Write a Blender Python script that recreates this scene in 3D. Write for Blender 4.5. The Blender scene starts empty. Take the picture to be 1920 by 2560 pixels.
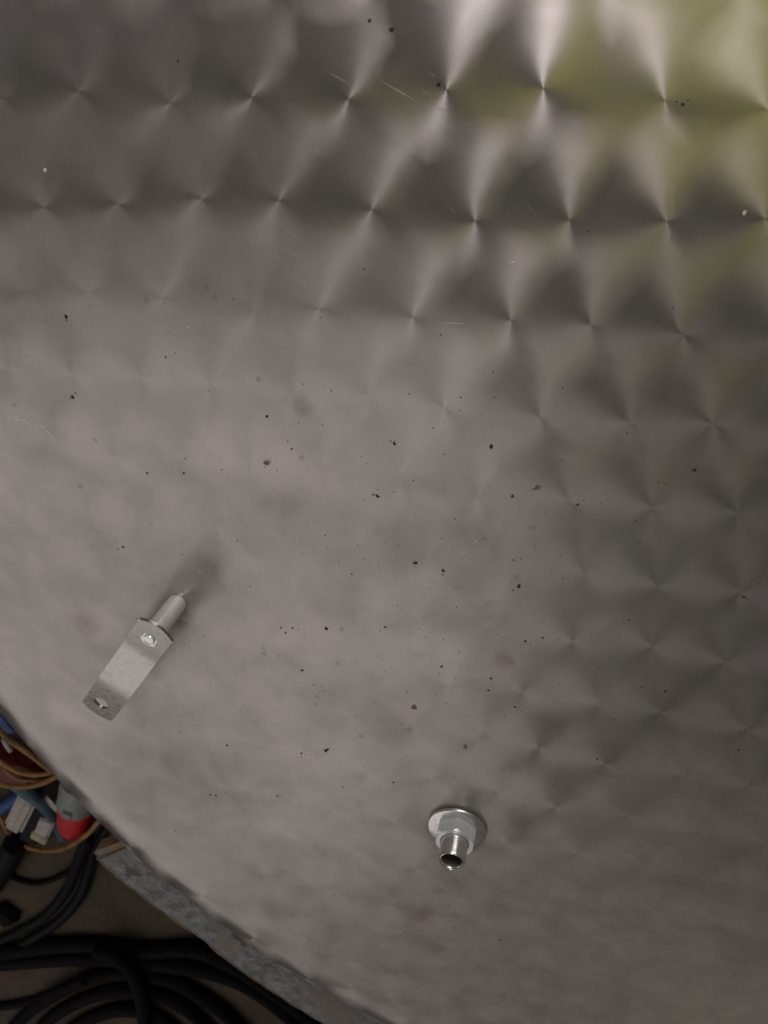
import bpy, bmesh, math, random
from mathutils import Vector, Matrix
random.seed(7)
S = bpy.context.scene
C = S.collection

# ------------------------------------------------------------------ camera
CX, CY, RT = .227, -.1985, .771   # tank centre and radius
HT = 0.50                      # height of the tank top above the floor (m)
HC = 0.42                      # camera height above the tank top
FPX = 1923.0                   # focal length in photograph pixels (1920 x 2560)
Dn = Vector(((1451-960)/FPX, (191-1280)/FPX, 1.0)).normalized()   # straight down, in camera axes (x right, y down, z ahead)
AX = Vector((1, 0, 0)); AX = (AX - AX.dot(Dn)*Dn).normalized()
AZ = -Dn
AY = AZ.cross(AX)
def P(px, py, z=HT):
    """world point at height z seen at photograph pixel px, py"""
    r = Vector(((px-960)/FPX, (py-1280)/FPX, 1.0))
    q = r*((HT+HC-z)/r.dot(Dn))
    return Vector((q.dot(AX), q.dot(AY), z))
def D(dx, dy, z=HT):
    k = 1920/1659
    return P(dx*k, dy*k, z)
cam = bpy.data.cameras.new('camera'); co = bpy.data.objects.new('camera', cam); C.objects.link(co)
right = Vector((AX.x, AY.x, AZ.x)); down = Vector((AX.y, AY.y, AZ.y)); fwd = Vector((AX.z, AY.z, AZ.z))
M = Matrix((right, -down, -fwd)).transposed().to_4x4(); M.translation = (0, 0, HT+HC)
co.matrix_world = M
cam.sensor_fit = 'VERTICAL'; cam.sensor_height = 36; cam.sensor_width = 27; cam.lens = 36*FPX/2560
cam.clip_start = 0.01; cam.clip_end = 100
cam.dof.use_dof = True; cam.dof.focus_distance = 0.55; cam.dof.aperture_fstop = 12.0
S.camera = co

# ------------------------------------------------------------------ world and lamps
w = bpy.data.worlds.new('World'); S.world = w; w.use_nodes = True
bg = w.node_tree.nodes['Background']; bg.inputs[0].default_value = (1.0, 0.96, 0.95, 1); bg.inputs[1].default_value = 0.045
def area(name, loc, target, sx, sy, power, col):
    l = bpy.data.lights.new(name, 'AREA'); l.shape = 'RECTANGLE'; l.size = sx; l.size_y = sy; l.energy = power; l.color = col
    o = bpy.data.objects.new(name, l); C.objects.link(o); o.location = loc
    o.rotation_euler = (Vector(target)-Vector(loc)).to_track_quat('-Z', 'Y').to_euler()
    return o
area('ceiling_lamp_near', (-0.12, 0.75, HT+2.0), (-0.1, 0.0, HT), 0.08, 0.55, 6.2, (1.0, 0.91, 0.93))
area('ceiling_lamp_wide', (-2.15, -2.70, HT+2.2), (-2.15, -2.70, 0), 4.2, 3.8, 37, (1.0, 0.93, 0.905))
area('added_reflection_lamp', (0.58, 0.36, HT+2.1), (0.58, 0.36, 0), 1.10, 0.80, 1.8, (1.0, 1.0, 0.10))  # added unseen lamp, only there for the yellow-green reflection in the steel
area('side_lamp', (0.5, 2.3, HT+1.0), (-0.2, -0.4, HT), 1.1, 0.7, 30, (1.0, 0.96, 0.94))
S.view_settings.view_transform = 'Standard'; S.view_settings.look = 'None'
S.view_settings.exposure = -0.12; S.view_settings.gamma = 1.0; S.view_settings.use_curve_mapping = False

# ------------------------------------------------------------------ helpers
def tag(o, label=None, cat=None, group=None, kind=None):
    if label: o['label'] = label
    if cat: o['category'] = cat
    if group: o['group'] = group
    if kind: o['kind'] = kind
    return o
def obj(name, bm, m, parent=None, sharp=35, smooth=True):
    me = bpy.data.meshes.new(name); bmesh.ops.recalc_face_normals(bm, faces=bm.faces); bm.to_mesh(me); bm.free()
    if smooth:
        me.polygons.foreach_set('use_smooth', [True]*len(me.polygons))
        if sharp: me.set_sharp_from_angle(angle=math.radians(sharp))
    if m: me.materials.append(m)
    o = bpy.data.objects.new(name, me); C.objects.link(o)
    if parent: o.parent = parent
    return o
def empty(name, loc=(0, 0, 0)):
    o = bpy.data.objects.new(name, None); C.objects.link(o); o.location = loc; o.empty_display_size = .05
    return o
def child(o, parent):
    """parent while keeping world coordinates (parents are never rotated)"""
    o.parent = parent; o.matrix_parent_inverse = Matrix.Translation(-Vector(parent.location)); return o
def spline(pts, n=10):
    """Catmull-Rom through pts"""
    p = [Vector(a) for a in pts]; p = [2*p[0]-p[1]] + p + [2*p[-1]-p[-2]]
    out = []
    for i in range(1, len(p)-2):
        a, b, c, d = p[i-1:i+3]
        for k in range(n):
            t = k/n
            out.append(.5*((2*b)+(c-a)*t+(2*a-5*b+4*c-d)*t*t+(3*b-a-3*c+d)*t**3))
    out.append(p[-2]); return out
def tube(bm, path, r, seg=10, cap=True):
    rings = []; up = Vector((0, 0, 1))
    for i, q in enumerate(path):
        t = (path[min(i+1, len(path)-1)]-path[max(i-1, 0)]).normalized()
        if abs(t.z) > .95: up = Vector((1, 0, 0))
        a = t.cross(up).normalized(); b = a.cross(t)
        rr = r[i] if isinstance(r, (list, tuple)) else r
        rings.append([bm.verts.new(q+rr*(math.cos(2*math.pi*k/seg)*a+math.sin(2*math.pi*k/seg)*b)) for k in range(seg)])
    for A, B in zip(rings, rings[1:]):
        for k in range(seg): bm.faces.new((A[k], A[(k+1) % seg], B[(k+1) % seg], B[k]))
    if cap: bm.faces.new(rings[0]); bm.faces.new(rings[-1][::-1])
def lathe(bm, prof, c=(0, 0, 0), seg=48, close=False, axis=None):
    """revolve (r, z) profile about z at c"""
    c = Vector(c); R = axis.to_track_quat('Z', 'Y').to_matrix() if axis else Matrix.Identity(3); rings = []
    for r, z in prof:
        if r < 1e-6: rings.append([bm.verts.new(c+R@Vector((0, 0, z)))])
        else: rings.append([bm.verts.new(c+R@Vector((r*math.cos(2*math.pi*k/seg), r*math.sin(2*math.pi*k/seg), z))) for k in range(seg)])
    pairs = list(zip(rings, rings[1:]))
    if close: pairs.append((rings[-1], rings[0]))
    for A, B in pairs:
        for k in range(seg):
            j = (k+1) % seg
            if len(A) == 1 and len(B) == 1: continue
            if len(A) == 1: bm.faces.new((A[0], B[k], B[j]))
            elif len(B) == 1: bm.faces.new((A[k], A[j], B[0]))
            else: bm.faces.new((A[k], A[j], B[j], B[k]))
def box(bm, c, dx, dy, dz, bev=.003, seg=2):
    """box with half-axes vectors dx, dy, dz"""
    c = Vector(c); r = bmesh.ops.create_cube(bm, size=2); vs = r['verts']
    for v in vs: v.co = c+v.co.x*Vector(dx)+v.co.y*Vector(dy)+v.co.z*Vector(dz)
    if bev: bmesh.ops.bevel(bm, geom=list({e for v in vs for e in v.link_edges}), offset=bev, segments=seg, affect='EDGES')

# ------------------------------------------------------------------ materials
class NT:
    def __init__(s, tree): s.t = tree
    def n(s, typ, **kw):
        a = s.t.nodes.new(typ)
        for k, v in kw.items(): setattr(a, k, v)
        return a
    def put(s, sock, v):
        if hasattr(v, 'is_output'): s.t.links.new(v, sock)
        elif v is not None: sock.default_value = v
    def m(s, op, a, b=None, c=None, clamp=False):
        k = s.n('ShaderNodeMath', operation=op, use_clamp=clamp)
        for i, v in enumerate((a, b, c)): s.put(k.inputs[i], v)
        return k.outputs[0]
    def v(s, op, a, b=None):
        k = s.n('ShaderNodeVectorMath', operation=op); s.put(k.inputs[0], a)
        if b is not None: s.put(k.inputs[1], b)
        return k.outputs[1] if op in ('LENGTH', 'DISTANCE', 'DOT_PRODUCT') else k.outputs[0]
    def xyz(s, x, y, z=0.0):
        k = s.n('ShaderNodeCombineXYZ')
        for i, v in enumerate((x, y, z)): s.put(k.inputs[i], v)
        return k.outputs[0]
    def rng(s, v, a, b, c=0.0, d=1.0, smooth=False):
        k = s.n('ShaderNodeMapRange', interpolation_type='SMOOTHSTEP' if smooth else 'LINEAR')
        for i, q in enumerate((v, a, b, c, d)): s.put(k.inputs[i], q)
        return k.outputs[0]
    def noise(s, vec, scale, detail=3, rough=.5, dist=0):
        k = s.n('ShaderNodeTexNoise'); s.put(k.inputs['Vector'], vec); k.inputs['Scale'].default_value = scale
        k.inputs['Detail'].default_value = detail; k.inputs['Roughness'].default_value = rough; k.inputs['Distortion'].default_value = dist
        return k.outputs['Fac']
    def mix(s, f, a, b):
        k = s.n('ShaderNodeMix', data_type='RGBA'); s.put(k.inputs[0], f); s.put(k.inputs[6], a); s.put(k.inputs[7], b); return k.outputs[2]
    def mixv(s, f, a, b):
        k = s.n('ShaderNodeMix', data_type='VECTOR'); s.put(k.inputs[0], f); s.put(k.inputs[4], a); s.put(k.inputs[5], b); return k.outputs[1]
    def mixf(s, f, a, b):
        k = s.n('ShaderNodeMix', data_type='FLOAT'); s.put(k.inputs[0], f); s.put(k.inputs[2], a); s.put(k.inputs[3], b); return k.outputs[0]
def newmat(name):
    m = bpy.data.materials.new(name); m.use_nodes = True; t = m.node_tree
    return m, NT(t), t.nodes['Principled BSDF']
def simple(name, col, rough=.5, metal=0.0, var=.25, scale=60, bump=.0, col2=None, spec=.5):
    m, N, b = newmat(name); pos = N.n('ShaderNodeNewGeometry').outputs['Position']
    f = N.noise(pos, scale, 4, .6)
    c2 = col2 or tuple(max(0, c*(1-var)) for c in col)
    N.put(b.inputs['Base Color'], N.mix(N.rng(f, .35, .65), (*col, 1), (*c2, 1)))
    N.put(b.inputs['Roughness'], N.rng(N.noise(pos, scale*2.3, 3), .3, .7, max(.02, rough-.1), min(1, rough+.1)))
    b.inputs['Metallic'].default_value = metal; b.inputs['Specular IOR Level'].default_value = spec
    if bump:
        k = N.n('ShaderNodeBump'); k.inputs['Strength'].default_value = 1; k.inputs['Distance'].default_value = bump
        N.put(k.inputs['Height'], f); N.put(b.inputs['Normal'], k.outputs[0])
    return m

# circle-polished stainless: overlapping discs of circular brushing on a rough lattice
PITCH, ROWP, RD = .049, .0527, .0415
ROW0 = -.0095
PHASE = {-3: .02, -2: .35, -1: .10, 0: .75, 1: .03, 2: .43, 3: .88, 4: .32, 5: .64, 6: .70, 7: .15, 8: .5, 9: .9, 10: .25, 11: .6, 12: .05, 13: .4}
def steel():
    m, N, b = newmat('circle_polished_stainless')
    pos = N.n('ShaderNodeNewGeometry').outputs['Position']
    # small wander so that disc borders are hand-made
    wob = N.n('ShaderNodeTexNoise'); N.put(wob.inputs['Vector'], pos); wob.inputs['Scale'].default_value = 28; wob.inputs['Detail'].default_value = 2
    wv = N.n('ShaderNodeVectorMath', operation='SCALE'); N.put(wv.inputs[0], N.v('SUBTRACT', wob.outputs['Color'], (.5, .5, .5))); wv.inputs[3].default_value = .010
    p2 = N.v('ADD', pos, wv.outputs[0])
    grain = N.n('ShaderNodeTexWhiteNoise', noise_dimensions='3D'); gs = N.n('ShaderNodeVectorMath', operation='SCALE'); N.put(gs.inputs[0], pos); gs.inputs[3].default_value = 5e4
    N.put(grain.inputs['Vector'], gs.outputs[0]); gr = N.m('SUBTRACT', grain.outputs['Value'], .5)   # scratch-scale grain: borders are made of single scratches
    sp = N.n('ShaderNodeSeparateXYZ'); N.put(sp.inputs[0], p2); x, y = sp.outputs[0], sp.outputs[1]
    vv = N.m('DIVIDE', N.m('SUBTRACT', ROW0, y), ROWP)
    jr = N.m('CEIL', vv)
    def rowphase(j):
        r = N.n('ShaderNodeValToRGB'); r.color_ramp.interpolation = 'CONSTANT'; e = r.color_ramp.elements
        ks = sorted(PHASE)
        while len(e) < len(ks): e.new(.5)
        for i, k in enumerate(ks):
            e[i].position = (k+4-.5)/20; v = PHASE[k]; e[i].color = (v, v, v, 1)
        N.put(r.inputs[0], N.m('DIVIDE', N.m('ADD', j, 4.0), 20.0)); return r.outputs[0]
    def cand(j, ph, up):
        u = N.m('SUBTRACT', N.m('DIVIDE', x, PITCH), ph)
        i = N.m('CEIL', u) if up else N.m('FLOOR', u)
        wn = N.n('ShaderNodeTexWhiteNoise', noise_dimensions='2D'); N.put(wn.inputs['Vector'], N.xyz(N.m('ADD', i, 200.0), N.m('ADD', j, 200.0)))
        jit = N.n('ShaderNodeSeparateXYZ'); N.put(jit.inputs[0], wn.outputs['Color'])
        cx = N.m('MULTIPLY_ADD', N.m('SUBTRACT', jit.outputs[0], .5), .011, N.m('MULTIPLY', N.m('ADD', i, ph), PITCH))
        cy = N.m('MULTIPLY_ADD', N.m('SUBTRACT', jit.outputs[1], .5), .008, N.m('SUBTRACT', ROW0, N.m('MULTIPLY', j, ROWP)))
        rad = N.v('SUBTRACT', N.xyz(x, y), N.xyz(cx, cy))
        d = N.v('LENGTH', rad)
        inside = N.m('LESS_THAN', N.m('MULTIPLY_ADD', gr, .017, d), RD-.001)
        return rad, inside, wn.outputs['Value'], d
    ja = N.m('SUBTRACT', jr, 1.0)
    pb, pa = rowphase(jr), rowphase(ja)
    cs = [cand(ja, pa, False), cand(ja, pa, True), cand(jr, pb, False), cand(jr, pb, True)]
    rad, _, hsh, _d = cs[0]; rad = N.v('NORMALIZE', rad)
    for r2, ins, h2, _d in cs[1:]:
        rad = N.mixv(ins, rad, N.v('NORMALIZE', r2)); hsh = N.mixf(ins, hsh, h2)
    rs = N.n('ShaderNodeSeparateXYZ'); N.put(rs.inputs[0], N.v('NORMALIZE', rad)); gs2 = N.n('ShaderNodeSeparateColor'); N.put(gs2.inputs[0], grain.outputs['Color'])
    ja_ = N.m('MULTIPLY', N.m('SUBTRACT', gs2.outputs[1], .5), .40)      # scratches are not perfectly concentric
    tang = N.v('NORMALIZE', N.xyz(N.m('SUBTRACT', rs.outputs[0], N.m('MULTIPLY', rs.outputs[1], ja_)), N.m('ADD', rs.outputs[1], N.m('MULTIPLY', rs.outputs[0], ja_))))
    wob2 = N.n('ShaderNodeTexNoise'); N.put(wob2.inputs['Vector'], pos); wob2.inputs['Scale'].default_value = 6; wob2.inputs['Detail'].default_value = 3
    # grime: soft clouds, drips and round dried drops
    cloud = N.noise(pos, 9, 4, .55); cloud2 = N.noise(pos, 38, 4, .6, .4)
    grime = N.m('ADD', N.rng(cloud, .38, .68, 0, .5, True), N.rng(cloud2, .45, .75, 0, .25, True))
    spots = None
    for dx, dy, rmm in [(1117, 1245, 3.4), (1607, 1300, 3.0), (1110, 1655, 6.5), (1150, 1665, 5), (780, 1590, 3.0), (1090, 1665, 4), (220, 62, 2.2), (461, 642, 2.5), (563, 825, 2.2),
                        (1265, 1190, 2.5), (1108, 1435, 3.2), (580, 1002, 3.2), (1160, 1052, 1.8), (570, 1410, 3), (740, 1360, 2.5), (1045, 1160, 2), (180, 1345, 12), (390, 1310, 6), (960, 1880, 5)]:
        q = D(dx, dy)
        dist = N.v('DISTANCE', p2, (q.x, q.y, HT))
        k = N.rng(dist, rmm*.0004, rmm*.00105, .55 if rmm < 6 else .3, 0, True)
        spots = k if spots is None else N.m('MAXIMUM', spots, k)
    drops = N.n('ShaderNodeTexVoronoi'); N.put(drops.inputs['Vector'], p2); drops.inputs['Scale'].default_value = 55; drops.inputs['Randomness'].default_value = 1
    dsel = N.n('ShaderNodeSeparateColor'); N.put(dsel.inputs[0], drops.outputs['Color'])
    dk = N.m('MULTIPLY', N.rng(drops.outputs['Distance'], .07, .14, 1, 0, True), N.rng(dsel.outputs[0], .70, .95, 0, .45))
    spots = N.m('MAXIMUM', spots, dk)
    steelc = N.mix(N.rng(hsh, 0, 1), (.60, .565, .55, 1), (.52, .49, .475, 1))
    steelc = N.mix(N.m('MULTIPLY', spots, .8), steelc, (.27, .25, .235, 1))
    tint = N.noise(pos, 13, 5, .6, .6); tint2 = N.noise(N.v('ADD', pos, (3.1, 1.7, 0)), 17, 4, .6, .5)
    steelc = N.mix(N.rng(tint, .50, .68, 0, .25, True), steelc, (.36, .34, .315, 1))
    steelc = N.mix(N.rng(tint2, .52, .70, 0, .22, True), steelc, (.42, .46, .43, 1))
    brown = None
    for q, rmm, k_ in [(P(440, 1520), 11, .55), (P(455, 1560), 9, .6), (D(185, 1345), 16, .4), (D(388, 1330), 14, .35), (P(1143, 2090), 34, .45), (D(925, 1985), 12, .4), (D(950, 1925), 8, .35), (D(1010, 1880), 10, .35), (D(760, 1740), 14, .3), (D(1090, 1430), 10, .35)]:
        kk = N.rng(N.v('DISTANCE', p2, (q.x, q.y, HT)), rmm*.0003, rmm*.0011, k_, 0, True)
        brown = kk if brown is None else N.m('MAXIMUM', brown, kk)
    brown = N.m('MULTIPLY', brown, N.rng(cloud2, .35, .60))
    steelc = N.mix(brown, steelc, (.27, .19, .13, 1))
    N.put(b.inputs['Base Color'], steelc)
    b.inputs['Metallic'].default_value = 1
    N.put(b.inputs['Roughness'], N.m('ADD', N.rng(hsh, 0, 1, .27, .33), N.m('MULTIPLY', spots, .15)))
    b.inputs['Anisotropic'].default_value = .78
    N.put(b.inputs['Tangent'], tang)
    bu = N.n('ShaderNodeBump'); bu.inputs['Strength'].default_value = 1; bu.inputs['Distance'].default_value = .0008
    N.put(bu.inputs['Height'], N.noise(pos, 16, 1.5, .4))
    N.put(b.inputs['Normal'], bu.outputs[0])
    ps = N.n('ShaderNodeVectorMath', operation='SCALE'); N.put(ps.inputs[0], N.v('SUBTRACT', wob2.outputs['Color'], (.5, .5, .5))); ps.inputs[3].default_value = .25; p3 = N.v('ADD', pos, ps.outputs[0])
    film = N.n('ShaderNodeBsdfDiffuse'); filmc = N.mix(brown, N.mix(N.m('ADD', N.rng(cloud2, .3, .7, 0, .75), N.rng(N.noise(pos, 600, 2, .6), .35, .65, -.15, .4)), (.37, .33, .295, 1), (.25, .228, .21, 1)), (.16, .115, .08, 1))
    filmc = N.mix(N.rng(tint, .48, .66, 0, .38, True), filmc, (.19, .172, .155, 1))
    filmc = N.mix(N.rng(tint2, .52, .70, 0, .25, True), filmc, (.25, .258, .235, 1))
    N.put(film.inputs['Color'], filmc)
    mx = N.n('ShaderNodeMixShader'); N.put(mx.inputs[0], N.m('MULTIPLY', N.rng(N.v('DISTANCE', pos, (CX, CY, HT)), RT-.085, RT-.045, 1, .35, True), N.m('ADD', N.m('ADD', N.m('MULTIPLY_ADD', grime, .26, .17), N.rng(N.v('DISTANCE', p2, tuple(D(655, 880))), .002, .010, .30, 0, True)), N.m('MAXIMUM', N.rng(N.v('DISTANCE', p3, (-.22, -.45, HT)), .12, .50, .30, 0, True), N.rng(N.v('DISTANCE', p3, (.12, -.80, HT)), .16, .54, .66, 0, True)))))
    N.put(mx.inputs[1], b.outputs[0]); N.put(mx.inputs[2], film.outputs[0])
    N.put(m.node_tree.nodes['Material Output'].inputs['Surface'], mx.outputs[0])
    return m
MS = steel()
def machined(name, col, rough, grime=.35, gcol=(.16, .14, .12)):
    m, N, b = newmat(name); pos = N.n('ShaderNodeNewGeometry').outputs['Position']
    f = N.rng(N.noise(pos, 130, 5, .65), .48, .75, 0, grime, True)
    N.put(b.inputs['Base Color'], N.mix(f, (*col, 1), (*gcol, 1)))
    N.put(b.inputs['Metallic'], N.rng(f, 0, 1, 1, .3)); N.put(b.inputs['Roughness'], N.m('ADD', N.rng(N.noise(pos, 300, 3), .3, .7, rough-.05, rough+.07), N.m('MULTIPLY', f, .3)))
    k = N.n('ShaderNodeBump'); k.inputs['Distance'].default_value = .00004; k.inputs['Strength'].default_value = 1
    N.put(k.inputs['Height'], N.noise(pos, 220, 4)); N.put(b.inputs['Normal'], k.outputs[0])
    return m
MTAB = machined('strap_stainless', (.52, .50, .475), .24, .14)
MBOSS = machined('boss_stainless', (.95, .95, .94), .24, .06)
MFIT = machined('fitting_stainless', (.74, .72, .70), .22, .30)
MNUT = machined('nut_stainless', (.70, .73, .76), .28, .20)
MBORE = simple('dark_bore_shade', (.045, .036, .028), .6, 0, .4, 300)  # dark colour paints the shade inside the open pipe
for m_, v_ in ((MBOSS, .50), (MFIT, .85), (MTAB, .97), (MNUT, .45)):      # oxide-dulled stainless: partly diffuse
    k_ = m_.node_tree.nodes['Principled BSDF'].inputs['Metallic']
    for l_ in list(k_.links): m_.node_tree.links.remove(l_)
    k_.default_value = v_
def galv():
    m, N, b = newmat('galvanised_steel'); pos = N.n('ShaderNodeNewGeometry').outputs['Position']
    n1 = N.noise(pos, 90, 6, .7); n2 = N.noise(pos, 22, 4, .6); n3 = N.noise(pos, 14, 5, .65, .5)
    c = N.mix(N.rng(n1, .35, .65), (.27, .29, .30, 1), (.11, .112, .105, 1))
    c = N.mix(N.rng(n2, .50, .62), c, (.20, .172, .15, 1))
    rust = N.rng(n3, .64, .71, 0, 1, True)
    c = N.mix(rust, c, (.085, .055, .035, 1))
    N.put(b.inputs['Base Color'], c); N.put(b.inputs['Metallic'], N.rng(rust, 0, 1, .35, 0)); N.put(b.inputs['Roughness'], N.rng(n1, .3, .7, .45, .75))
    k = N.n('ShaderNodeBump'); k.inputs['Distance'].default_value = .0022; k.inputs['Strength'].default_value = 1
    N.put(k.inputs['Height'], N.m('ADD', n1, N.m('MULTIPLY', rust, -.5))); N.put(b.inputs['Normal'], k.outputs[0])
    return m
MGALV = galv()
MRUST = simple('rusty_edge', (.27, .135, .06), .85, 0, .5, 30, .0006, col2=(.17, .155, .14))
def concrete():
    m, N, b = newmat('dirty_concrete'); pos = N.n('ShaderNodeNewGeometry').outputs['Position']
    n1 = N.noise(pos, 7, 5, .6); n2 = N.noise(pos, 120, 5, .7); n3 = N.noise(pos, 420, 2, .5)
    c = N.mix(N.rng(n1, .35, .7), (.080, .056, .028, 1), (.030, .022, .015, 1))
    c = N.mix(N.rng(n2, .42, .7), c, (.095, .076, .045, 1)); c = N.mix(N.rng(n3, .56, .66), c, (.018, .015, .012, 1)); c = N.mix(N.rng(N.noise(pos, 33, 4, .65), .5, .72), c, (.030, .024, .018, 1))
    N.put(b.inputs['Base Color'], c); b.inputs['Roughness'].default_value = .9
    k = N.n('ShaderNodeBump'); k.inputs['Distance'].default_value = .004; k.inputs['Strength'].default_value = 1
    N.put(k.inputs['Height'], N.m('ADD', n2, N.m('MULTIPLY', n3, .4))); N.put(b.inputs['Normal'], k.outputs[0])
    return m
MCON = concrete()
MBLK = simple('black_rubber', (.0050, .0040, .0045), .72, 0, .4, 60, .0006, spec=.09)
MBLK2 = simple('black_sheath', (.0055, .0058, .0072), .5, 0, .4, 60, .0004, spec=.14)
MORG = simple('orange_brown_sheath', (.36, .17, .035), .5, 0, .5, 25)
MBLUE = simple('blue_sheath', (.03, .09, .26), .5, 0, .3, 40)
MTEAL = simple('teal_sheath', (.05, .12, .15), .5, 0, .35, 40)
MRED = simple('red_plastic', (.62, .022, .018), .42, 0, .25, 45, .0004)
MDRED = simple('dark_red_plastic', (.13, .012, .012), .5, 0, .4, 45)
MGRY = simple('grey_plastic', (.27, .29, .28), .5, 0, .3, 50, .0004)
MWHT = simple('dusty_white_plastic', (.46, .42, .38), .6, 0, .35, 60, .0005)
MYEL = simple('stained_tape', (.40, .36, .22), .7, 0, .4, 60)
MSPK = simple('dark_dirt', (.045, .037, .030), .8, 0, .5, 900)
MBRN = simple('dried_brown_drop', (.20, .155, .11), .7, 0, .3, 300)
MLIT = simple('white_fleck', (.75, .73, .70), .5, 0, .1, 300)
MSCR = machined('scratch_bare_steel', (.80, .78, .76), .35, 0)

# ------------------------------------------------------------------ setting: floor
bm = bmesh.new(); g = 3.5
bmesh.ops.create_grid(bm, x_segments=2, y_segments=2, size=g)
for v in bm.verts: v.co += Vector((-.6, -.9, 0))
tag(obj('floor', bm, MCON, smooth=False), 'dark brown dirty concrete floor under the cables', kind='structure')

# ------------------------------------------------------------------ the tank
tank = empty('steel_tank', (CX, CY, 0))
tag(tank, 'round stainless steel tank top with overlapping circular polishing marks and a rounded rim', 'tank')
bm = bmesh.new()
rk = .060
prof = [(0, HT), (.2, HT), (.4, HT), (.55, HT), (.64, HT), (RT-rk-.02, HT), (RT-rk, HT)]
for k in range(1, 13):
    a = k/12*math.pi/2; prof.append((RT-rk+rk*math.sin(a), HT-rk+rk*math.cos(a)))
prof += [(RT, HT-.075), (RT, .08), (RT-.03, .06), (0, .06)]
lathe(bm, prof, (CX, CY, 0), 256)
child(obj('shell', bm, MS, sharp=60), tank)

# bent strap lug on a round boss
HB = .044
hole1 = P(369, 1604, HT+HB+.003); hole2 = P(250, 1768, HT+HB-.005)
e = (hole2-hole1); e.z = 0; L = e.length; e.normalize(); ws = Vector((-e.y, e.x, 0))
lug = obj('strap_lug', bmesh.new(), None)          # filled below
def strap_mesh(bm):
    W, hw, T = .0275, .01375, .0023
    NC = 8
    ZP = [(-.03, .0048), (.014, -.0022), (.020, -.0032), (.026, -.0039), (.032, -.0041), (.042, -.0039), (.054, -.0033), (.060, -.0033), (.066, -.0036), (.072, -.0043), (.078, -.0052), (.2, -.0240)]
    def zprof(s):     # height of strap's underside above the tank: a shallow joggle
        for (a, za), (b_, zb) in zip(ZP, ZP[1:]):
            if s <= b_:
                t = (s-a)/(b_-a); return HB+za+(zb-za)*t
        return HB
    us = [-hw+W*i/NC for i in range(NC+1)]
    grid = {}
    def V(s, u):
        key = (round(s, 6), round(u, 6))
        if key not in grid: grid[key] = bm.verts.new((s, u, zprof(s)))
        return grid[key]
    def rows(ss, bow0=0, bow1=0):
        # ss: row stations; bowN displaces first / last row into an arc
        R_ = []
        for i, s in enumerate(ss):
            t = i/(len(ss)-1); row = []
            for u in us:
                k = 1-(u/hw)**2
                row.append(V(s - bow0*k*(1-t) + bow1*k*t, u))
            R_.append(row)
        for A, B in zip(R_, R_[1:]):
            for i in range(NC): bm.faces.new((A[i], A[i+1], B[i+1], B[i]))
    def patch(sc, uc, r, s0, s1):
        ring = []
        for i in range(NC): ring.append((s0, us[i]))
        ns = NC
        for i in range(ns): ring.append((s0+(s1-s0)*i/ns, hw))
        for i in range(NC): ring.append((s1, us[NC-i]))
        for i in range(ns): ring.append((s1+(s0-s1)*i/ns, -hw))
        inner = []
        for s, u in ring:
            a = math.atan2(u-uc, s-sc); inner.append((sc+r*math.cos(a), uc+r*math.sin(a)))
        n = len(ring)
        O = [V(*q) for q in ring]; I = [V(*q) for q in inner]
        for i in range(n):
            bm.faces.new((O[i], O[(i+1) % n], I[(i+1) % n], I[i]))
    a0, a1 = -.0115, .0115
    rows([-.0125, -.0118, a0], bow0=.0050)
    patch(0, 0, .0052, a0, a1)
    n = 22; b0, b1 = L-.0115, L+.0105
    rows([a1+(b0-a1)*i/n for i in range(n+1)])
    patch(L, -.001, .0056, b0, b1)
    rows([b1, b1+.002, b1+.004], bow1=.004)
    bmesh.ops.recalc_face_normals(bm, faces=bm.faces)
    if sum(f.normal.z for f in bm.faces) > 0: bmesh.ops.reverse_faces(bm, faces=bm.faces)
    bmesh.ops.solidify(bm, geom=list(bm.faces), thickness=-T)
    bmesh.ops.recalc_face_normals(bm, faces=bm.faces)
    ed = [x for x in bm.edges if len(x.link_faces) == 2 and x.calc_face_angle() > math.radians(50)]
    bmesh.ops.bevel(bm, geom=ed, offset=.0005, segments=2, affect='EDGES')
    Mx = Matrix((e, ws, Vector((0, 0, 1)))).transposed()
    for v in bm.verts: v.co = Vector((hole1.x, hole1.y, HT)) + Mx @ v.co
bpy.data.objects.remove(lug)
bm = bmesh.new(); strap_mesh(bm)
lug = child(obj('strap_lug', bm, MTAB, sharp=40), tank)
lug['label'] = 'bent flat steel strap with a hole at each end, held off the tank on a round boss'
b0 = Vector((hole1.x, hole1.y, HT))
bm = bmesh.new()
lathe(bm, [(0, 0), (.0064, 0), (.0070, .0010), (.0072, .0022), (.0072, HB-.0005), (0, HB-.0005)], b0, 32)
q = obj('boss', bm, MBOSS, sharp=40); q.parent = lug; q.matrix_parent_inverse = lug.matrix_world.inverted(); child(q, lug)
bm = bmesh.new()
lathe(bm, [(0, HB-.001), (.0042, HB-.001), (.0042, HB+.0012), (.0037, HB+.0020), (.0015, HB+.0026), (0, HB+.0027)], b0, 24)
q = child(obj('pin', bm, MBOSS, sharp=40), lug)

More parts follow.
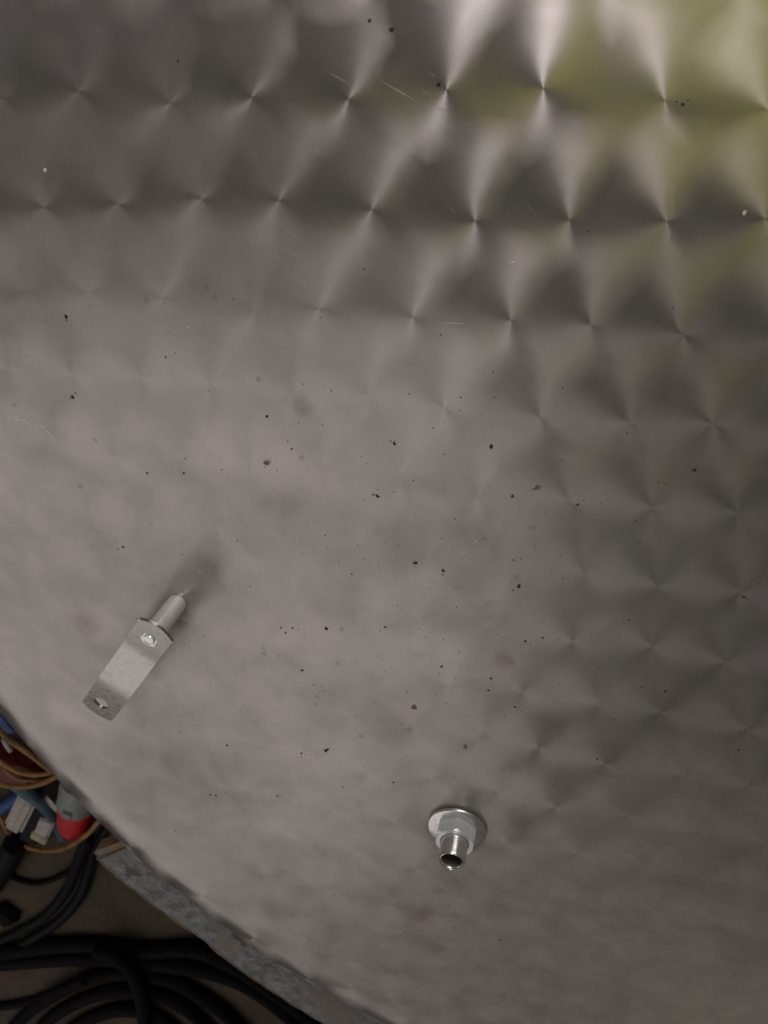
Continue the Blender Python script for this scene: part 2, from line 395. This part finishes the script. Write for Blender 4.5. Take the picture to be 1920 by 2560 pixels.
# pipe fitting with washer and nut
ft = P(1143, 2066)
bm = bmesh.new()
fc = Vector((ft.x, ft.y, HT))
ro, ri, hp = .0107, .0080, .0335
lathe(bm, [(ro, 0), (ro, hp-.0022), (ro-.0007, hp-.0009), (ro-.0013, hp-.0003), (ri+.0012, hp-.0002), (ri+.0004, hp-.0010), (ri, hp-.0022), (ri-.0003, .010), (0, .009)], fc, 40)
fit = child(obj('pipe_fitting', bm, MFIT, sharp=45), tank)
fit['label'] = 'short open steel pipe stub clamped to the tank by a hexagon nut on a round washer'
bm = bmesh.new()
lathe(bm, [(ro+.0004, .0018), (.0228, .0018), (.0238, .0022), (.0240, .0030), (.0236, .0040), (.0226, .0044), (ro+.0004, .0044)], fc, 64, close=True)
child(obj('washer', bm, MFIT, sharp=50), fit)
bm = bmesh.new()
lathe(bm, [(ro+.0002, 0), (.0165, 0), (.0165, .0018), (ro+.0002, .0018)], fc, 40, close=True)
child(obj('gasket', bm, MBLK, sharp=40), fit)
bm = bmesh.new()   # hex nut with chamfered crown
nh0, nh1, rc = .0046, .0165, .0172
rot = math.radians(84)
rr = [[], [], []]
for k in range(48):
    a = 2*math.pi*k/48
    aa = (a-rot) % (math.pi/3)-math.pi/6
    rh = rc*math.cos(math.pi/6)/math.cos(aa)
    d = Vector((math.cos(a), math.sin(a), 0))
    rr[0].append(bm.verts.new(fc+d*rh+Vector((0, 0, nh0))))
    rr[1].append(bm.verts.new(fc+d*rh+Vector((0, 0, nh1-.0004-max(0, rh-rc*.885)*.62))))
    rr[2].append(bm.verts.new(fc+d*min(rh*.985, rc*.868)+Vector((0, 0, nh1))))
rin0 = [bm.verts.new(fc+Vector((math.cos(2*math.pi*k/48)*(ro+.0009), math.sin(2*math.pi*k/48)*(ro+.0009), nh1))) for k in range(48)]
rin1 = [bm.verts.new(fc+Vector((math.cos(2*math.pi*k/48)*(ro+.0002), math.sin(2*math.pi*k/48)*(ro+.0002), nh1-.0025))) for k in range(48)]
rin2 = [bm.verts.new(fc+Vector((math.cos(2*math.pi*k/48)*(ro+.0002), math.sin(2*math.pi*k/48)*(ro+.0002), nh0))) for k in range(48)]
loop = rr+[rin0, rin1, rin2, rr[0]]
for A, B in zip(loop, loop[1:]):
    for k in range(48): bm.faces.new((A[k], A[(k+1) % 48], B[(k+1) % 48], B[k]))
child(obj('hexagon_nut', bm, MNUT, sharp=25), fit)
bm = bmesh.new()
lathe(bm, [(ri-.0001, hp-.0030), (ri-.0006, hp-.0040), (ri-.0007, .0110), (0, .0105)], fc, 40)
child(obj('bore_shade', bm, MBORE, sharp=50), fit)  # added dark liner, shade of the bore put into its colour

# dirt on the tank: specks as real crumbs, scratches as slivers of bare steel
def blob(bm, c, r, hgt=.35, el=1.0, ang=0.0, n=9):
    jit = [random.uniform(.65, 1.2) for _ in range(n)]
    top = bm.verts.new(c+Vector((0, 0, r*hgt)))
    A, B = [], []
    for k in range(n):
        a = 2*math.pi*k/n; dx, dy = math.cos(a)*el, math.sin(a)
        d = Vector((dx*math.cos(ang)-dy*math.sin(ang), dx*math.sin(ang)+dy*math.cos(ang), 0))*r*jit[k]
        A.append(bm.verts.new(c+d+Vector((0, 0, -.00005)))); B.append(bm.verts.new(c+d*.7+Vector((0, 0, r*hgt*.75))))
    for k in range(n):
        j = (k+1) % n
        bm.faces.new((A[k], A[j], B[j], B[k])); bm.faces.new((B[k], B[j], top))
bm = bmesh.new()
dark = [(798, 45, 1.0), (845, 65, 1.1), (948, 182, 1.2), (143, 684, 1.2), (157, 858, 1.1), (577, 900, 1.1), (1061, 965, 1.5), (816, 1072, 1.2), (1107, 1072, 1.1),
        (897, 1216, 1.3), (958, 1233, 1.2), (1121, 1266, 1.2), (705, 1358, 1.4), (632, 1357, .9), (607, 1356, .8), (617, 1367, .8), (832, 1354, 1.0), (954, 1440, 1.1),
        (653, 1448, 1.1), (1060, 1465, 1.1), (1055, 1491, 1.0), (1112, 1527, .9), (703, 1622, 1.5), (708, 1619, 1.3), (651, 1627, 1.0), (1437, 1493, 1.1), (1386, 1484, .8),
        (455, 1717, .9), (466, 1718, .9), (318, 1022, .9), (397, 1022, .8), (852, 958, 1.1), (1135, 1385, 1.0), (1172, 1378, .7), (1475, 226, .9), (1607, 1290, .9), (1595, 1620, .9),
        (1328, 1555, .7), (265, 1181, 1.0), (1500, 1015, 1.1), (1358, 1340, .7), (1248, 1090, .8), (384, 132, .7), (630, 970, .7), (760, 1240, .7), (1110, 1210, .7), (490, 1610, .9),
        (290, 1930, .8), (378, 1795, .8), (850, 1690, .9), (600, 1720, .8), (740, 1700, .7), (1290, 1640, .8), (1080, 2030, .9), (980, 2004, .9), (1240, 2000, .7), (160, 1730, .8), (690, 2050, .7), (905, 2010, .8)]
for dx, dy, r in dark:
    blob(bm, D(dx, dy), r*.00105, .4, random.uniform(1, 1.5), random.uniform(0, 3))
    for _ in range(random.choice((0, 0, 1, 2))):
        blob(bm, D(dx+random.uniform(-16, 16), dy+random.uniform(-10, 10)), r*.0006, .3)
for _ in range(330):
    dx, dy = random.gauss(850, 380), random.gauss(1400, 380)
    if 0 < dx < 1659 and 100 < dy < 2200:
        q = D(dx, dy)
        if math.hypot(q.x-CX, q.y-CY) < RT-.04: blob(bm, q, random.uniform(.0003, .00062), .3)
tag(child(obj('dirt_specks', bm, MSPK), tank), 'small black dirt specks spattered over the tank', kind='stuff')
bm = bmesh.new()
for dx, dy, r, el, an in [(895, 1527, 2.6, 1.1, .5), (1005, 1612, 1.8, 1.9, -1.3), (1160, 1053, 1.6, 2.2, .5), (1595, 1620, 1.2, 1, 0), (1555, 1480, 1.2, 1, 0), (575, 1000, 2.0, 1.5, .4), (965, 1520, .8, 1, 0), (358, 772, 1.1, 1, 0)]:
    blob(bm, D(dx, dy), r*.001, .06, el, an)
for _ in range(34):
    t_ = random.random(); blob(bm, D(950-45*t_+random.gauss(0, 14), 1895+120*t_+random.gauss(0, 8)), random.uniform(.0003, .0010), .06, random.uniform(1, 2.2), random.uniform(0, 3))
tag(child(obj('dried_drops', bm, MBRN), tank), 'dried brown drops on the tank', kind='stuff')
bm = bmesh.new()
for dx, dy, r in [(97, 368, 1.0), (432, 1235, .7), (540, 1252, .8), (8, 985, 1.0), (1608, 460, .9), (1107, 567, .7), (445, 1500, .6), (224, 1640, .7), (216, 1672, .5), (30, 905, .6)]:
    blob(bm, D(dx, dy), r*.0011, .3, 1.3, 1.1)
for dx, dy, an in [(22, 902, .1), (34, 900, -.2), (52, 908, -.5), (92, 922, -.6), (104, 934, -.8), (112, 944, -.9), (60, 915, -.3), (78, 917, 0)]:
    blob(bm, D(dx, dy), .00035, .2, 6, an)
tag(child(obj('white_flecks', bm, MLIT), tank), 'tiny white flecks on the tank', kind='stuff')
bm = bmesh.new()
def scratch(a, b, wd):
    A, B = D(*a), D(*b); t = (B-A).normalized(); s = Vector((-t.y, t.x, 0))*wd*.5; u = Vector((0, 0, .00012)); m_ = (A+B)/2
    vs = [bm.verts.new(p_) for p_ in (A+u, m_-s+u, B+u, m_+s+u)]; bm.faces.new(vs)
scratch((945, 697), (1012, 699), .0006)
for a, b in [((580, 472), (690, 545)), ((595, 520), (665, 572)), ((640, 590), (678, 640)), ((815, 170), (905, 222)), ((560, 480), (600, 515)), ((700, 150), (760, 185)), ((905, 222), (968, 240)), ((20, 900), (55, 912)), ((90, 920), (115, 945)), ((385, 700), (430, 715)), ((1020, 1160), (1035, 1175))]:
    scratch(a, b, .0004)
for _ in range(46):
    cx_, cy_ = random.choice([(640, 560), (880, 210), (420, 700), (90, 930), (600, 820), (1100, 500), (760, 1150)]); cx_ += random.gauss(0, 75); cy_ += random.gauss(0, 55)
    ln, an = random.uniform(12, 50), random.gauss(.65, .35)
    if cx_ > 5 and cy_ > 5: scratch((cx_, cy_), (cx_+ln*math.cos(an), cy_+ln*math.sin(an)), random.uniform(.00012, .00024))
tag(child(obj('scratches', bm, MSCR, smooth=False), tank), 'fine bright scratches in the polished steel', kind='stuff')

# ------------------------------------------------------------------ galvanised base frame round the tank
ZF = HT-.028
outer = spline([P(x_, y_, ZF) for x_, y_ in [(239, 2155), (304, 2212), (401, 2287), (494, 2353), (597, 2432), (705, 2505), (800, 2566), (920, 2630), (1080, 2700)]], 6)
frame = empty('base_frame', (outer[0].x, outer[0].y, 0))
tag(frame, 'weathered galvanised steel frame strip with rust showing below the tank rim', 'frame')
bm = bmesh.new(); th = .005
cols = []
nr = 10
for i, q in enumerate(outer):
    rv = Vector((q.x-CX, q.y-CY, 0)); rl = rv.length; d = rv.normalized()
    if i == 0: pass
    row = []
    for k in range(nr+1):
        r = rl+(RT-.02-rl)*k/nr
        wob = random.uniform(-.0012, .0012) if k == 0 else 0
        row.append(Vector((CX, CY, 0))+d*(r+wob)+Vector((0, 0, ZF-(.004 if k == 0 else .0008 if k == 1 else 0)+random.uniform(-.0004, .0004))))
    cols.append(row)
top = [[bm.verts.new(p_) for p_ in r] for r in cols]
bot = [[bm.verts.new(p_-Vector((0, 0, th))) for p_ in r] for r in cols]
for i in range(len(cols)-1):
    for k in range(nr):
        bm.faces.new((top[i][k], top[i+1][k], top[i+1][k+1], top[i][k+1])); bm.faces.new((bot[i][k], bot[i][k+1], bot[i+1][k+1], bot[i+1][k]))
for k in range(nr):
    bm.faces.new((top[0][k], top[0][k+1], bot[0][k+1], bot[0][k])); bm.faces.new((top[-1][k], bot[-1][k], bot[-1][k+1], top[-1][k+1]))
for i in range(len(cols)-1): bm.faces.new((top[i][nr], top[i+1][nr], bot[i+1][nr], bot[i][nr]))
child(obj('top_flange', bm, MGALV, sharp=60), frame)
bm = bmesh.new()           # rusty lip along the outer edge and the cut end
lipA = [r[0] for r in cols]
for A, B in zip(range(len(lipA)-1), range(1, len(lipA))):
    pass
vs = []
for i, q in enumerate(lipA):
    d = Vector((q.x-CX, q.y-CY, 0)).normalized(); jt = random.uniform(0, .0012)
    vs.append([bm.verts.new(q+d*a+Vector((0, 0, z))) for a, z in ((-.0015, .0010), (.0022+jt*2.5, -.0012), (.0026+jt*2.5, -.012), (-.0020, -.012))])
for A, B in zip(vs, vs[1:]):
    for k in range(3): bm.faces.new((A[k], A[k+1], B[k+1], B[k]))
child(obj('rusty_lip', bm, MRUST, sharp=60), frame)
bm = bmesh.new()
A, B = cols[0][0], cols[0][nr-3]; tdir = (cols[1][0]-cols[0][0]).normalized()
box(bm, (A+B)/2-tdir*.004-Vector((0, 0, .010)), (B-A)/2, tdir*.003, (0, 0, .0075), .001)
child(obj('rusty_cut_end', bm, MRUST), frame)
for i in (4, 22, 40):
    q = cols[i][4]; d = Vector((q.x-CX, q.y-CY, 0)).normalized(); t = Vector((-d.y, d.x, 0))
    bm = bmesh.new(); zz = (ZF-.006)/2
    box(bm, (q.x, q.y, zz), t*.020, d*.003, (0, 0, zz), .0008); box(bm, Vector((q.x, q.y, zz))+t*.018-d*.022, t*.003, d*.0185, (0, 0, zz), .0008)
    child(obj('leg', bm, MGALV, sharp=40), frame)
# tank feet (out of sight under the shell)
for k in range(3):
    a = 2*math.pi*k/3+.4; bm = bmesh.new()
    lathe(bm, [(0, 0), (.035, 0), (.03, .01), (.02, .02), (.02, .062), (0, .062)], (CX+.5*math.cos(a), CY+.5*math.sin(a), 0), 20)
    child(obj('foot', bm, MGALV, sharp=40), tank)

# ------------------------------------------------------------------ cables and plugs on the floor
def cable(name, pts, r, mat, label, cat='cable', group=None, n=10, seg=10):
    """pts: photograph pixel x, y and the height of the cable's centre above the floor"""
    path = spline([P(x_, y_, z_) for x_, y_, z_ in pts], n)
    bm = bmesh.new(); tube(bm, path, r, seg)
    return tag(obj(name, bm, mat, sharp=50), label, cat, group)
GB = 'black cables and hoses on the floor'
cable('black_cable', [(300, 2030, .05), (262, 2075, .06), (238, 2120, .04), (222, 2180, .014), (200, 2240, .013), (150, 2300, .013), (80, 2346, .013), (-20, 2400, .013), (-120, 2440, .013)], .0125, MBLK2,
      'outer of the two thick black cables curving down from the red plug', 'cable', GB)
cable('black_cable', [(280, 2020, .07), (232, 2078, .08), (205, 2130, .06), (186, 2180, .03), (164, 2230, .016), (112, 2290, .014), (40, 2332, .014), (-40, 2365, .014), (-130, 2395, .014)], .0125, MBLK2,
      'inner of the two thick black cables curving down from the red plug', 'cable', GB)
cable('black_cable', [(-60, 2150, .010), (-10, 2160, .008), (20, 2185, .007), (55, 2202, .007), (95, 2207, .007), (135, 2197, .007), (172, 2178, .020), (205, 2140, .055), (225, 2100, .10)], .0062, MBLK,
      'thin black cable looping in a shallow arc over the bare floor', 'cable', GB)
# heavy hoses along the bottom of the picture
hs = [([(-80, 2392, .020), (40, 2376, .020), (150, 2362, .020), (260, 2362, .020), (370, 2376, .020), (480, 2372, .020), (570, 2405, .020), (660, 2460, .020), (800, 2560, .020), (980, 2680, .020)], .019, 'topmost black hose running under the galvanised strip'),
      ([(-80, 2418, .019), (60, 2404, .019), (180, 2396, .019), (300, 2398, .019), (420, 2412, .019), (530, 2430, .019), (630, 2470, .019), (740, 2552, .019), (860, 2650, .019)], .018, 'second black hose from the top in the bundle by the strip'),
      ([(240, 2376, .055), (290, 2392, .058), (330, 2430, .056), (352, 2490, .05), (362, 2560, .045), (366, 2640, .04)], .017, 'black hose bending down across the top of the bundle'),
      ([(20, 2580, .018), (80, 2524, .018), (160, 2474, .018), (240, 2440, .020), (320, 2432, .022), (420, 2448, .018), (500, 2488, .018), (570, 2540, .018), (640, 2620, .018)], .017, 'black hose arching over the bare patch of floor at the corner'),
      ([(70, 2620, .018), (110, 2560, .018), (180, 2512, .018), (260, 2482, .019), (340, 2478, .020), (420, 2496, .018), (490, 2540, .018), (540, 2600, .018)], .017, 'third arching black hose inside the coil'),
      ([(120, 2640, .018), (160, 2588, .018), (220, 2548, .018), (300, 2524, .019), (380, 2536, .018), (440, 2580, .018), (480, 2640, .018)], .017, 'innermost arching black hose at the bottom edge of the picture'),
      ([(-60, 2520, .012), (0, 2516, .012), (60, 2506, .012), (100, 2494, .012), (150, 2476, .045), (210, 2450, .06)], .011, 'thin black hose entering at the lower left corner')]
for p_, r, lb in hs: cable('black_hose', p_, r, MBLK, lb, 'hose', GB, 12, 14)
GO = 'orange brown wires beside the tank'
cable('orange_wire', [(-70, 1790, .10), (-10, 1822, .10), (30, 1855, .10), (62, 1876, .10), (100, 1905, .10), (160, 1950, .08)], .0052, MORG, 'orange brown wire nearest the tank rim, top of the coil', 'wire', GO)
cable('orange_wire', [(-90, 1850, .08), (-20, 1890, .08), (20, 1918, .08), (60, 1934, .08), (105, 1936, .08), (150, 1925, .09), (200, 1910, .1)], .0046, MORG, 'middle orange brown wire of the coil beside the tank', 'wire', GO)
cable('orange_wire', [(-90, 1925, .09), (-20, 1952, .09), (25, 1965, .09), (70, 1966, .09), (110, 1956, .09), (145, 1938, .10), (190, 1905, .11)], .0052, MORG, 'lowest orange brown wire of the coil above the white plug', 'wire', GO)
cable('orange_wire', [(-80, 1880, .06), (-10, 1908, .06), (40, 1945, .06), (85, 1951, .07), (125, 1946, .08), (160, 1920, .09)], .0036, MORG, 'thin orange brown wire crossing inside the coil', 'wire', GO)
cable('orange_wire', [(300, 1995, .13), (250, 2050, .13), (222, 2082, .12), (190, 2106, .10), (150, 2124, .07), (105, 2126, .04), (55, 2112, .02), (20, 2080, .016), (-5, 2030, .016), (-40, 1980, .016)], .0046, MORG,
      'orange brown wire looping in front of the red plug', 'wire', GO)
cable('blue_cable', [(-60, 2062, .02), (-5, 2028, .02), (28, 2004, .022), (60, 1985, .025), (110, 1945, .025)], .0125, MBLUE, 'blue cable at the left edge beside the white plug')
cable('teal_cable', [(30, 1955, .05), (62, 1978, .055), (92, 2000, .055), (118, 2022, .045), (140, 2056, .02), (158, 2092, .0135)], .0125, MTEAL, 'dark teal cable running behind the white plug')
cable('grey_wire', [(8, 1848, .12), (18, 1866, .12), (27, 1878, .12)], .0042, MWHT, 'short pale wire end in the dark gap by the coil', 'wire')
cable('dark_tube', [(-40, 2240, .028), (0, 2180, .028), (24, 2140, .028), (40, 2108, .028)], .027, MBLK2, 'thick dark grey tube lying at the left edge', 'tube')
def block(name, pc, z0, z1, ax_px, wid, ln, mat, label, cat, bev=.004, extra=None):
    """a plug lying on the floor: centre pixel, bottom and top height, direction pixel, half width, half length"""
    c = P(*pc, z1); d = (P(*ax_px, z1)-c); d.z = 0; d.normalize(); s = Vector((-d.y, d.x, 0)); c.z = (z0+z1)/2
    t = empty(name, (c.x, c.y, z0)); tag(t, label, cat)
    bm = bmesh.new(); box(bm, c, d*ln, s*wid, (0, 0, (z1-z0)/2), bev, 3); child(obj('body', bm, mat, sharp=40), t)
    if extra: extra(t, c, d, s)
    return t
def seam(t, c, d, s):
    bm = bmesh.new(); box(bm, c+Vector((0, 0, .0285)), d*.060, s*.0008, (0, 0, .0008), .0003, 1); child(obj('moulding_seam', bm, MWHT), t)
    bm = bmesh.new(); tube(bm, [c+d*.062, c+d*.085], .012, 14); child(obj('cable_gland', bm, MBLK2, sharp=40), t)
block('white_plug', (46, 2040), 0, .055, (66, 2000), .020, .068, MWHT, 'dusty white plug housing lying in front of the blue cable', 'plug', .007, seam)
def stain(t, c, d, s):
    bm = bmesh.new(); box(bm, c-d*.030, d*.014, s*.0178, (0, 0, .0228), .002); child(obj('yellowed_end', bm, MYEL, sharp=40), t)
block('white_connector', (104, 2078), 0, .044, (118, 2045), .017, .040, MWHT, 'small white connector block with a yellowed end on the floor', 'connector', .004, stain)
block('black_box', (142, 1980), 0, .075, (165, 2010), .034, .036, MBLK, 'black box tucked against the tank rim above the red plug', 'box', .006)
block('black_adapter', (82, 2066), 0, .040, (98, 2025), .020, .070, MBLK2, 'black adapter between the white plug and the white connector', 'plug', .004)
block('dark_red_plug', (10, 1944), 0, .06, (60, 1960), .032, .060, MDRED, 'dark red plug half hidden under the orange wire coil', 'plug', .012)
block('blue_plug', (8, 1812), 0, .04, (30, 1840), .014, .025, MBLUE, 'small blue plug end peeping out at the rim above the wire coil', 'plug', .004)
block('white_tab', (140, 2022), .03, .05, (165, 2045), .012, .032, MWHT, 'thin pale plastic flap beside the grey cap of the red plug', 'flap', .003)
block('black_lump', (4, 2300), 0, .03, (30, 2320), .03, .03, MBLK, 'black rubber block at the left edge beside the thick cables', 'block', .008)
# red three-phase plug with grey cap
pc = P(192, 2050, .045); pt = P(198, 1970, .058); ax = (pt-pc).normalized()
plug = empty('red_plug', (pc.x, pc.y, 0)); tag(plug, 'round red industrial plug with a grey cap beside the tank rim', 'plug')
Lp = (pt-pc).length
bm = bmesh.new(); lathe(bm, [(0, -.024), (.028, -.024), (.0345, -.017), (.037, .000), (.0378, .060), (.0378, .076), (0, .076)], pc, 40, axis=ax)
child(obj('red_housing', bm, MRED, sharp=40), plug)
bm = bmesh.new(); lathe(bm, [(0, .074), (.0395, .074), (.0400, .079), (.0395, .087), (.038, .091), (.035, .142), (.031, .150), (0, .150)], pc, 40, axis=ax)
child(obj('grey_cap', bm, MGRY, sharp=40), plug)
sd = ax.cross(Vector((0, 0, 1))).normalized()
bm = bmesh.new(); box(bm, pc+ax*.084+Vector((0, 0, .0385)), sd*.010, ax*.010, (0, 0, .005), .002); child(obj('cap_latch', bm, MGRY), plug)
bm = bmesh.new(); tube(bm, spline([pc-ax*.018, pc-ax*.05-Vector((0, 0, .006)), pc-ax*.10+sd*.03-Vector((0, 0, .025))], 8), .011, 12); child(obj('cable_tail', bm, MBLK2, sharp=50), plug)
